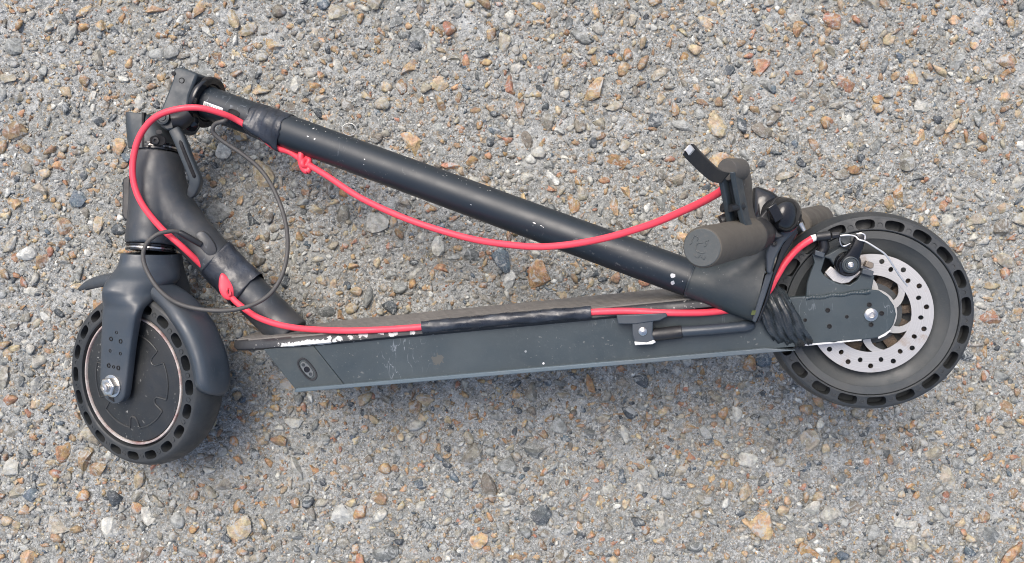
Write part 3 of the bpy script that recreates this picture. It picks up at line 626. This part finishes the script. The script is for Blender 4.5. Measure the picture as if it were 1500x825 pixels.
# ---- fork
def B3(px, py, off): return PB(px, py, off)
fk = MB().sections([(PZ(187, 370, .076), PZ(257, 373, .076), .0285, 2), (PZ(182, 388, .078), PZ(257, 391, .078), .029, 2), (PZ(171, 405, .090), PZ(252, 411, .088), .031, 2.2), (PZ(162, 422, .101), PZ(233, 429, .098), .025, 2.6),
                    (B3(156, 449, .036), B3(208, 452, .036), .0085, 4), (B3(153.5, 485, .037), B3(199, 488, .037), .0068, 6), (B3(152, 530, .037), B3(193, 533, .037), .0066, 6), (B3(152, 562, .037), B3(189, 567, .037), .0066, 6), (B3(158, 581, .037), B3(186, 582, .037), .0064, 5), (B3(169, 590, .037), B3(180, 589, .037), .0055, 4)], LB, n=36, k=6)
fork = part('fork', fk, M['fork'], sc)
fr2 = MB().sections([(PZ(206, 371, .074), PZ(257, 373, .074), .027, 2), (PZ(216, 395, .070), PZ(259, 396, .070), .026, 2.2), (PZ(232, 420, .058), PZ(269, 421, .055), .02, 2.6), (PZ(243, 452, .045), PZ(276, 452, .042), .009, 4), (B3(246, 500, -.038), B3(278, 500, -.038), .006, 6), (B3(243, 560, -.038), B3(272, 560, -.038), .006, 6)], LB, n=28, k=5)
part('fork_leg', fr2, M['fork'], fork)
hole_m = MB().lathe(V((0, 0, 0)), V((0, 0, 1)), [(.0028, -.0005), (.0027, .0009), (.0019, .0010), (.0016, -.0002), (0, -.0002)], 16)
hole_o = None
def hole(px, py, off, r, parent, pf, nrm):
    global hole_o
    if hole_o is None: o = hole_o = part('bolt_hole', hole_m, M['hole'], parent)
    else: o = hole_o.copy(); col.objects.link(o); o.parent = parent
    o.location = pf(px, py, off); o.rotation_euler = nrm.to_track_quat('Z', 'Y').to_euler(); o.scale = (r / .0028,) * 3
for (x, y) in ((171, 487), (163, 496.5), (177, 500), (161.5, 514), (176.5, 518), (159.5, 535.5), (166.5, 537.5), (173.5, 539)):
    hole(x, y, .0436, .0027 if y in (496.5, 500, 535.5, 539) else .0020, fork, PB, LB)
part('axle_slot', MB().prism([PB(158.5, 577, .0439), PB(166, 579, .0439), PB(166.5, 589, .0439), PB(159, 584, .0439)], -LB * .006), M['hole'], fork)
nb = MB(); nc = PB(164.5, 565.5, .0435)
hexr = lambda r_, h_: [nc + LB * h_ + (EU * math.cos(R(60 * i + 12)) + EV * math.sin(R(60 * i + 12))) * r_ for i in range(6)]
nb.loft([hexr(.0112, 0), hexr(.0112, .0075), hexr(.0098, .0085)])
nut = part('axle_nut', nb, M['steel'], fork, bevel=.0006)
part('axle_end', MB().lathe(nc + LB * .008, LB, [(.0062, 0), (.0060, .0012), (.005, .0010), (.0048, .004), (.0026, .0046), (.0022, .0036), (0, .0036)], 24), M['steel'], nut)
part('washer', MB().lathe(nc, LB, [(.0132, -.0002), (.0132, .0012), (.0128, .0014), (.008, .0014)], 32), M['steel'], nut)

# ---- mudguard over the turned wheel
def fen(phi0, phi1, n, rfun, wfun):
    rows = []
    for i in range(n + 1):
        t = i / n; phi = R(phi0 + (phi1 - phi0) * t); rr_ = rfun(t); ww = wfun(t); rad = EU * math.cos(phi) + EV * math.sin(phi); row = []
        for (dr, l) in ((-.013, 1.0), (-.006, 1.0), (-.002, .93), (0, .78), (.0012, .45), (.0015, 0), (.0012, -.45), (0, -.78), (-.002, -.93), (-.006, -1.0), (-.013, -1.0)):
            row.append(CB + rad * (rr_ + dr * min(1, ww * 1.4)) + LB * (l * .0150 * ww if l < 0 else l * ww * (.0295 - .009 * min(1, max(0, (math.degrees(phi) - 50) / 25)))))
        rows.append(row)
    return MB().loft(rows, False, False, closed=False)
rf = lambda t: .1175 + (.028 * max(0, (t - .62) / .38) ** 1.3)
wf = lambda t: (max(.02, 1 - (1 - t / .07) ** 2) ** .5 if t < .07 else 1) * (1 if t < .72 else max(.12, 1 - .75 * ((t - .72) / .28) ** 2))
part('mudguard', fen(-1, 139, 60, rf, wf), M['fork'], sc, smooth=60, solid=.0022)

# ---- wheels
def tyre(c, ax, x, Rr, hw, rin, ra, rb, n, rc, hr, half_deg, phase):
    mb = MB()
    mb.slot_ring(c, ax, x, ra, rb, hw, hw - .0022, n, rc, R(half_deg), hr, .017, phase)
    y = V(ax).normalized().cross(x); N_ = 160
    def lat(prof): 
        rings = [[c + ax * h + (x * math.cos(2 * math.pi * k / N_) + y * math.sin(2 * math.pi * k / N_)) * r for k in range(N_)] for r, h in prof]
        mb.loft(rings, False, False)
    for i in range(n):
        th = phase + 2 * math.pi * (i + .5) / n; rad = x * math.cos(th) + y * math.sin(th)
        mb.lathe(c + rad * (rc - .0008) + ax * (hw - .0008), ax, [(.0032, -.001), (.0030, .0003), (.0024, .0003), (.0021, -.0005), (0, -.0005)], 14)
    lat([(rin, hw - .006), (rin + .0006, hw - .0012), (rin + .0022, hw), (ra, hw)])
    lat([(rb, hw - .0022), (rb + .0022, hw - .0034), (Rr - .0032, hw - .0085), (Rr - .0012, hw - .014), (Rr, hw - .020), (Rr, -hw + .020), (Rr - .0012, -hw + .014), (Rr - .0032, -hw + .0085), (rb, -hw + .002), (ra, -hw), (rin, -hw + .004), (rin, hw - .006)])
    return mb
wf_ = part('wheel', MB().lathe(CB, LB, [(.0742, -.02), (.0742, .0185), (.0728, .0212), (.0700, .0218), (.058, .0226), (.040, .0250), (.018, .0270), (0, .0272)], 96), M['hub'], sc, label='black hub motor wheel with a worn white ring')
part('tyre', tyre(CB, LB, EU, .1055, .0250, .0795, .0825, .0975, 20, .0902, .0052, 5.7, R(4)), M['tyre'], wf_, smooth=42)
rings = MB().lathe(CB, LB, [(.0742, .016), (.0742, .0218), (.0748, .0226), (.0766, .0224), (.0772, .0214), (.0772, .016)], 120)
part('rim_ring', rings, M['rim'], wf_)
part('rim_gap', MB().lathe(CB, LB, [(.0772, .0165), (.0796, .0165)], 96), M['hole'], wf_)
def hubh(r): return .0226 + (.0250 - .0226) * (.058 - r) / .018 if r < .058 else .0226 - .0008 * (r - .058) / .012
rd = MB(); pts = []
for i in range(6):
    a0 = R(60 * i + 8)
    pts += [(a0 + R(44) * j / 10 - R(22), .0570) for j in range(11)]
    pts += [(a0 + R(30) + R(-7.5), .0545), (a0 + R(30) + R(-6.5), .0480)] + [(a0 + R(30) + R(-6.5 * math.cos(math.pi * j / 8)), .0480 - .0055 * math.sin(math.pi * j / 8)) for j in range(1, 8)] + [(a0 + R(30) + R(6.5), .0480), (a0 + R(30) + R(7.5), .0545)]
pts.append(pts[0])
rd.tube([CB + LB * (hubh(r) + .0002) + (EU * math.cos(a) + EV * math.sin(a)) * r for a, r in pts], .0010, 8)
part('cover_ridge', rd, mat('lit_hub_ridge', (.022, .025, .027), .42, dust=.2, bump=.1), wf_)  # hub colour lightened, so the ridge's gloss is painted into it

WC = PA(1275, 459, .022) - LA * .022
AX = (UA - LA * UA.dot(LA)).normalized()
wr = part('wheel', MB().lathe(WC, LA, [(.0872, -.02), (.0872, .0200), (.0862, .0230), (.0785, .0226), (.0770, .0210), (.0690, .0165), (.0640, .0150), (.0600, .010), (.036, .006), (.033, .008), (.032, .020), (.010, .021)], 96), M['wheelrim'], sc, label='brake disc wheel with bare dusty rim')
part('tyre', tyre(WC, LA, AX, .1058, .0250, .0866, .0880, .0992, 20, .0934, .0053, 6.0, R(-1)), M['tyre'], wr, smooth=42)
hubd = MB()
for i in range(12):
    a = 2 * math.pi * i / 12; d = AX * math.cos(a) + NA * math.sin(a); hubd.box(WC + d * .045 + LA * .010, d, LA.cross(d), LA, .016, .004 + .002 * (i % 3), .008)
part('hub', hubd, M['dirty'], wr)
# brake disc with its holes and six arms
disc = MB()
DL = PA(1275, 459.5, .0275)
disc.slot_ring(DL, LA, AX, .0405, .0622, 0, 0, 30, .0553, R(2.75), .0027, .0022, R(1.8), K=14, bottom=False, alt=.0498)
yA = LA.cross(AX)
for (r_, h0, h1) in ((.0405, 0, -.0022), (.0622, 0, -.0022)):
    disc.lathe(DL, LA, [(r_, h0), (r_, h1)], 120)
def dpt(a, r, h=0): return DL + LA * h + (AX * math.cos(a) + yA * math.sin(a)) * r
for i in range(6):
    a0 = R(60 * i + 38 ); outl = []
    for j in range(7): t = j / 6; outl.append((a0 - R(8) + R(-26) * (1 - t) + R(-3) * math.sin(t * 3.14), .022 + (.0415 - .022) * t))
    for j in range(7): t = 1 - j / 6; outl.append((a0 + R(8) + R(-20) * (1 - t) - R(7) * math.sin(t * 3.14), .022 + (.0415 - .022) * t))
    disc.prism([dpt(a, r, -.0003) for a, r in outl], -LA * .0018)
disc.lathe(DL, LA, [(.008, -.0005), (.0265, -.0005), (.0265, -.0022)], 64)
part('brake_disc', disc, M['disc'], wr, smooth=30)

# ---- rear arm plates
arm = [(1120, 440), (1150, 436), (1180, 434), (1230, 430), (1270, 423.5), (1288, 426), (1301, 435), (1310, 448), (1313, 461), (1309, 476), (1300, 488), (1288, 495), (1265, 498), (1230, 501), (1175, 506), (1120, 512)]
ra_ = part('rear_arm', plate(arm, .0465, .006), M['deck'], sc, bevel=.0012)
part('rear_arm', MB().prism([PA(x, y, .0465) - LA * .088 for x, y in arm], -LA * .006), M['deck'], sc, bevel=.0012)
cal_px = [(1180, 440), (1182, 416), (1187, 400), (1193, 385), (1190, 373), (1194, 370), (1209, 377), (1203, 397), (1207, 403), (1215, 409), (1229, 416), (1245, 417.5), (1256, 410), (1264, 396), (1281, 404), (1277, 424), (1274, 431)]
part('caliper_mount', plate(cal_px, .0440, .005), M['deck'], ra_, bevel=.0008)
wl = MB(); wp = [PA(1180 + (1274 - 1180) * i / 120, 437.5 - (437.5 - 427) * i / 120 - .8 * math.sin(i * .16), .0455) for i in range(121)]
part('weld_bead', wl.tube(wp, [.0022 + .0007 * (1 if i > 108 else 0) + .00028 * math.sin(i * 1.25) for i in range(121)], 12), M['deck'], ra_, smooth=80)
part('worn_edge', MB().prism([PA(x, y, .0469) for x, y in ((1178, 504.2), (1215, 501.2), (1222, 502), (1228, 500), (1262, 497.2), (1262, 499.0), (1230, 502.2), (1178, 507))], -LA * .003), M['worn'], ra_)
part('worn_edge', MB().prism([PA(x, y, .0469) for x, y in ((1286, 494), (1296, 488.5), (1304, 483), (1305, 485), (1297, 492), (1287, 496.5))], -LA * .003), M['worn'], ra_)
for (x, y, r_) in ((1212.5, 454.5, .0024), (1215, 478, .0024), (1240.5, 464, .0018), (1179.5, 469, .0018), (1273.5, 446.5, .0024), (1291.5, 459, .0024), (1276, 475.5, .0024)):
    hole(x, y, .0467, r_, ra_, PA, LA)
part('axle_bolt', MB().lathe(PA(1275.5, 461, .0465), LA, [(.0068, 0), (.0066, .0018), (.0050, .0030), (.0030, .0034), (.0026, .0022), (0, .0022)], 28), M['steel'], ra_)

# ---- brake caliper
cc0 = PA(1241.5, 386.5, .046)
cal = part('brake_caliper', MB().lathe(cc0, LA, [(.0128, -.020), (.0128, .0035), (.0118, .005), (.0100, .005), (.0096, .0035), (.0092, .0035)], 40), M['gloss'], sc)
part('caliper_arm', MB().sections([(PA(1229, 399, .053), PA(1256, 395, .053), .003, 3), (PA(1228, 384, .0535), PA(1257, 385, .0535), .0036, 3), (PA(1239, 371, .0545), PA(1260, 375, .0545), .0038, 3), (PA(1247, 358, .0555), PA(1264, 363, .0555), .0038, 3), (PA(1252, 344, .0555), PA(1268, 349, .0555), .0036, 3)], LA, n=20, k=4), M['gloss'], cal)
part('adjuster_knob', MB().lathe(cc0 + LA * .0125, LA, [(.0085, -.004), (.0083, .0016), (.0072, .0022), (.0066, .001), (.0052, .001), (.0048, .0024), (.0032, .0024), (.0028, .0012), (.0014, .0012), (.001, .0024), (0, .0024)], 32), M['hinge'], cal)
part('adjuster_bolt', MB().lathe(cc0 + LA * .0142, LA, [(.0030, 0), (.0029, .0012), (.0020, .0016), (.0016, .0008), (0, .0008)], 20), M['steel'], cal)
part('silver_plate', MB().prism([PA(x, y, .0425) for x, y in ((1208, 399), (1217, 390), (1228, 398), (1243, 402), (1258, 395), (1262, 399), (1252, 407), (1244, 414), (1233, 416), (1220, 412))], -LA * .003), M['disc'], cal, bevel=.0006)
part('caliper_body', MB().prism([PA(x, y, .044) for x, y in ((1203, 376), (1214, 372), (1232, 362), (1242, 366), (1252, 380), (1250, 398), (1236, 400), (1224, 392), (1216, 380))], -LA * .020), M['hinge'], cal, bevel=.0012)
part('barrel_adjuster', MB().tube([PA(1195, 347.5, .050), PA(1216, 345, .050)], [.0046, .0048], 16), M['plastic'], cal, bevel=.0006)
part('barrel_adjuster', MB().tube([PA(1218, 345, .050), PA(1229, 344, .050)], [.0036, .0036], 6), M['plastic'], cal, bevel=.0005)
part('cable_stop', MB().prism([PA(x, y, .048) for x, y in ((1230, 346), (1233, 342), (1247, 343), (1246, 356), (1238, 360), (1231, 354))], -LA * .01), M['hinge'], cal, bevel=.001)
part('body_arm', MB().tube(catmull([PA(1205, 350, .045), PA(1207, 362, .044), PA(1203, 370, .044)], 5), [.005, .0055, .005], 10), M['plastic'], cal)
part('mount_block', MB().prism([PA(x, y, .0505) for x, y in ((1194.5, 366), (1209, 371), (1207, 378), (1193, 374))], -LA * .012), M['fork'], cal, bevel=.0008)
part('mount_block', MB().prism([PA(x, y, .0505) for x, y in ((1264, 393), (1280.5, 397.5), (1278.5, 405.5), (1262, 401))], -LA * .012), M['fork'], cal, bevel=.0008)
part('pad_tab', MB().prism([PA(x, y, .040) for x, y in ((1270, 382), (1280, 385.5), (1280, 392), (1276, 394), (1266, 390))], -LA * .008), mat('brown_steel', (.2, .17, .14), .45, .6, dust=.4, bump=.3), cal, bevel=.0008)
part('clamp_screw', MB().lathe(PA(1260, 347.5, .0585), LA, [(.0038, -.002), (.0036, .002), (.002, .0024), (0, .0024)], 16), M['plastic'], cal)
part('pad_bolt', MB().lathe(PA(1223, 409, .036), LA, [(.0035, -.004), (.0034, .002), (.0025, .003), (0, .003)], 16), mat('brass_bolt', (.38, .34, .27), .4, .7), cal)
wire = catmull([PA(1231, 345.5, .052), PA(1243, 344.5, .055), PA(1253, 346.5, .059), PA(1258, 351, .0605), PA(1268, 354, .0605), PA(1283, 363, .060), PA(1297, 373, .058), PA(1308, 389, .054), PA(1317, 403, .05), PA(1329, 419, .044)], 6)
part('brake_wire', MB().tube(wire, .0009, 8), mat('bright_wire', (.72, .71, .69), .4, .8, bump=0), cal)
part('brake_wire', MB().tube(catmull([PA(1255, 343, .0592), PA(1262, 342, .0602), PA(1267, 345, .0602), PA(1267, 351, .0608)], 4), .0008, 8), mat('bright_steel_wire', (.72, .71, .69), .4, .8, bump=0), cal)
part('brake_wire', MB().tube(catmull([PA(1230.5, 348, .0500), PA(1231, 356, .0495), PA(1236, 361, .0495), PA(1246, 357, .051)], 4), .0011, 8), M['steel'], cal)

# ---- black tape round the joints
rw = random.Random(5)
ph = [rw.uniform(0, 6.28) for _ in range(20)]
def wrinkle(s_, a, amp):
    return amp * (math.sin(a * 3 + s_ * 7 + ph[0]) * .5 + math.sin(a * 7 - s_ * 13 + ph[1]) * .35 + math.sin(a * 2 + s_ * 29 + ph[2]) * .5 + math.sin(a * 13 + s_ * 19 + ph[3]) * .25)
t0, _a = stem_ta(361, 172); t1, _a = stem_ta(409, 190); a0 = stem_ta(352, 177)[1]; a1 = -1.25
def step_edge(s_): return .0006 * (1 if (s_ * 3.1) % 1 > .5 else 0)
def rft(s_, a, r_):
    ac = a0 + (a1 - a0) * s_
    da = (a - ac + math.pi) % (2 * math.pi) - math.pi
    return .0202 + (.0036 + .0030 * abs(2 * s_ - 1)) * math.exp(-(da / .30) ** 2) + wrinkle(s_ * .6, a, .00025) + step_edge(s_)
tp = MB(); n_ = 40
rows = [[SP(t0 + (t1 - t0) * i / n_ + .0016 * math.sin(5 * k_ / 8 + 1.3) * (i == 0 or i == n_), rft(i / n_, 2 * math.pi * k_ / 64, 0), 2 * math.pi * k_ / 64) for k_ in range(64)] for i in range(n_ + 1)]
part('tape', tp.loft(rows, False, False), M['tape'], sc, solid=.0004)
def neck_tube(i0, i1, base, name, bul):
    seg_ = NP[i0:i1 + 1]; seg_ = catmull(seg_, 6); mb = MB(); n2 = 56
    fr = mb.frames(seg_, V((0, 0, 1))); rows = []
    for i, (p, (t, x_, y_)) in enumerate(zip(seg_, fr)):
        s_ = i / (len(seg_) - 1); row = []
        for k_ in range(n2):
            a = 2 * math.pi * k_ / n2; da = (a - bul + math.pi) % (2 * math.pi) - math.pi
            r_ = base + (.0030 + .0030 * abs(2 * s_ - 1)) * math.exp(-(da / .34) ** 2) + wrinkle(s_ * .6, a * .5 + 2, .0004)
            row.append(p + x_ * math.cos(a) * r_ + y_ * math.sin(a) * r_ + t * .003 * math.sin(a * 2 + 1) * (1 if i in (0, len(seg_) - 1) else 0))
        rows.append(row)
    return part(name, mb.loft(rows, False, False), M['tape'], sc, solid=.0004)
neck_tube(27, 34, .0248, 'tape', -1.15)
et = catmull([PA(619, 479.5, .066), PA(690, 472.5, .067), PA(760, 466, .067), PA(820, 461, .067), PA(866, 457.5, .066)], 12)
part('tape', MB().tube(et, .0058, 24, up=LA, ell=1.15, rf=lambda s_, a, r_: r_ + wrinkle(s_ * 3, a, .0005)), M['tape'], sc, smooth=60)
# wound tape between deck and rear arm
bt = MB(); rows = []; n2 = 64
for i in range(31):
    s_ = i / 30; u_, n_ = pixA(1115 + 58 * s_, 472 - 1 * s_, .05); row = []
    top = .037 + .010 * math.sin(s_ * 3.1) - .004 * s_; bot = .028 + .004 * math.sin(s_ * 3.1)
    for k_ in range(n2):
        a = 2 * math.pi * k_ / n2; ca, sa = math.cos(a), math.sin(a); e_ = 3.2
        nn = math.copysign(abs(ca) ** (2 / e_), ca); ll = math.copysign(abs(sa) ** (2 / e_), sa)
        rid = .0012 * math.sin(s_ * 30 + 1.6 * math.sin(a * 2 + .5) + .9 * math.sin(a * 5)) + .0008 * math.sin(s_ * 57 + 2 * math.sin(a * 3 + 1)) + wrinkle(s_, a, .0003)
        tap = 1 if 0 < i < 30 else .985
        row.append(A(u_ + .014 * (-ca) + .002 * math.sin(a * 4), n_ + nn * ((top if ca > 0 else bot) * tap + rid), ll * (.0680 - .004 * s_ ** 3 + rid * .8)))
    rows.append(row)
part('tape', bt.loft(rows, True, True), mat('dusty_black_tape', (.014, .018, .021), .3, var=.5, scale=70, bump=.5, bscale=90, bdist=.0015, dust=.35, dustc=(.09, .11, .12)), sc, smooth=70, label='wrinkled black tape wound round the back of the deck')

# ---- red brake cable, one run from lever to caliper
def nk(px_, py_, z): return PZ(px_, py_, z)
tA, aA = stem_ta(352, 177); tB = stem_ta(402, 207)[0]
cpts = [PZ(1066, 268, .345), PZ(1055, 280.5, .335), PZ(1034, 293, .320), PZ(1005, 307, .300), PZ(950, 330, .268), PZ(875, 351.5, .236), PZ(800, 361.5, .212), PZ(740, 358, .19), PZ(680, 347.5, .170), PZ(600, 322.5, .150), PZ(530, 291, .130), PZ(480, 258.5, .113), PZ(447, 238, .100), PZ(425, 223, .092),
        SP(tB, .0230, -1.25), SP((tA + tB) / 2, .0192, (aA - 1.25) / 2), SP(tA, .0226, aA), PZ(325, 166.5, .112), PZ(290, 158, .122), PZ(255, 161, .125), PZ(226, 173, .122), PZ(206, 197, .116), PZ(196, 228, .112), PZ(195, 262, .110), PZ(207, 297, .108), PZ(235, 333, .103), PZ(268, 362.5, .098),
        PZ(300, 393, .080), PZ(318, 411, .080), PZ(334, 429, .088), PZ(350, 446, .095), PZ(382, 467, .108), PZ(430, 480, .122), PA(500, 484.5, .066), PA(560, 483, .067), PA(620, 479, .067), PA(700, 471.5, .066), PA(780, 464, .066), PA(866, 457.5, .066), PA(920, 456, .070), PA(980, 458.5, .070), PA(1040, 457.5, .066), PA(1090, 449, .062), PA(1122, 430, .060), PA(1136, 408, .058), PA(1150, 385, .055), PA(1170, 363, .051), PA(1192, 348.5, .050)]
part('brake_cable', MB().tube(catmull(cpts, 10), .0036, 16), M['red'], sc)
part('cable_ferrule', MB().tube([PA(1189, 350, .0503), PA(1196, 347.3, .0500)], [.0038, .0032], 14), M['label'], sc)
# red rubber cable ties
def knot(c, ax, n_, la, lb, th):
    ax = V(ax).normalized(); n_ = V(n_); n_ = (n_ - ax * n_.dot(ax)).normalized(); sd_ = n_.cross(ax); rows = []
    for h, f_ in ((-1, .7), (-.75, .92), (-.2, 1), (.3, .98), (.75, .86), (1, .62)):
        rows.append([c + n_ * th * h + ax * (la * f_ * math.cos(a)) * (1 + .10 * math.cos(2 * a)) + sd_ * (lb * f_ * math.sin(a)) * (1 + .22 * math.cos(a)) for a in [2 * math.pi * i / 32 for i in range(32)]])
    mb = MB().loft(rows)
    return mb
def loop(c, ax, n_, la, lb, r_, m=28):
    ax = V(ax).normalized(); n_ = V(n_); n_ = (n_ - ax * n_.dot(ax)).normalized(); sd_ = n_.cross(ax)
    P_ = [c + ax * la * math.cos(a) + sd_ * lb * math.sin(a) + n_ * .0012 * math.sin(2 * a) for a in [2 * math.pi * i / m for i in range(m + 1)]]
    return MB().tube(P_, r_, 12, cap=False)
k1 = part('cable_tie', loop(PZ(447, 237, .101), PZ(451, 254, .1) - PZ(443, 221, .1), V((.35, .2, 1)), .0112, .0046, .0038), M['red'], sc, smooth=70)
part('tie_band', loop(PZ(448, 237.5, .103), PZ(480, 258, .1) - PZ(425, 223, .1), V((.35, .2, 1)), .0030, .0052, .0030), M['red'], k1, smooth=70)
k2 = part('cable_tie', knot(PZ(331, 420, .093), PZ(337, 438, .094) - PZ(327, 405, .094), V((.2, .3, 1)), .0150, .0082, .0026), M['red'], sc, smooth=50)
part('tie_slot', loop(PZ(335, 428, .0958), PZ(337, 438, .094) - PZ(327, 405, .094), V((.2, .3, 1)), .0042, .0017, .0012), M['red'], k2, smooth=70)
part('painted_tie_hole', knot(PZ(334.5, 427, .0950), PZ(337, 438, .094) - PZ(327, 405, .094), V((.2, .3, 1)), .0036, .0013, .0010), mat('red_hole_shade', (.10, .01, .015), .6), k2)  # solid lump in a darker red that paints the shade of the tie's opening
# grey wire
gpts = [SP(stem_ta(342, 167)[0], .014, stem_ta(342, 167)[1]), SP(stem_ta(338, 171)[0], .0215, stem_ta(338, 171)[1]), PZ(329, 177, .110), PZ(315, 182, .108), PZ(312, 193, .104), PZ(325, 206, .10), PZ(355, 226, .095), PZ(382, 249, .092), PZ(403, 282, .094), PZ(418, 325, .098), PZ(421, 368, .103), PZ(411, 408, .112), PZ(388, 437, .118), PZ(350, 452.5, .120), PZ(305, 454.5, .122), PZ(262, 445, .125), PZ(231, 422, .126), PZ(211, 386, .124), PZ(213, 360, .122), PZ(230, 344, .118), PZ(250, 339, .111), PZ(262, 340, .1055)]
part('signal_wire', MB().tube(catmull(gpts, 10), .0025, 12), M['wire'], sc)

# ------------------------------------------------------------------ small wire ring on the ground beside the stem
rc = PZ(512, 190, .004); ring = MB(); pts = [rc + V((.0088 * math.cos(a), .0078 * math.sin(a), .0022 * math.sin(a * .5 + .4))) for a in [R(-60) + R(395) * i / 48 for i in range(49)]]
ro = part('wire_ring', ring.tube(pts, .00065, 8), mat('dull_wire', (.42, .42, .40), .4, .4, bump=.1))
ro['label'] = 'small pale wire ring lying on the concrete beside the stem'; ro['category'] = 'ring'
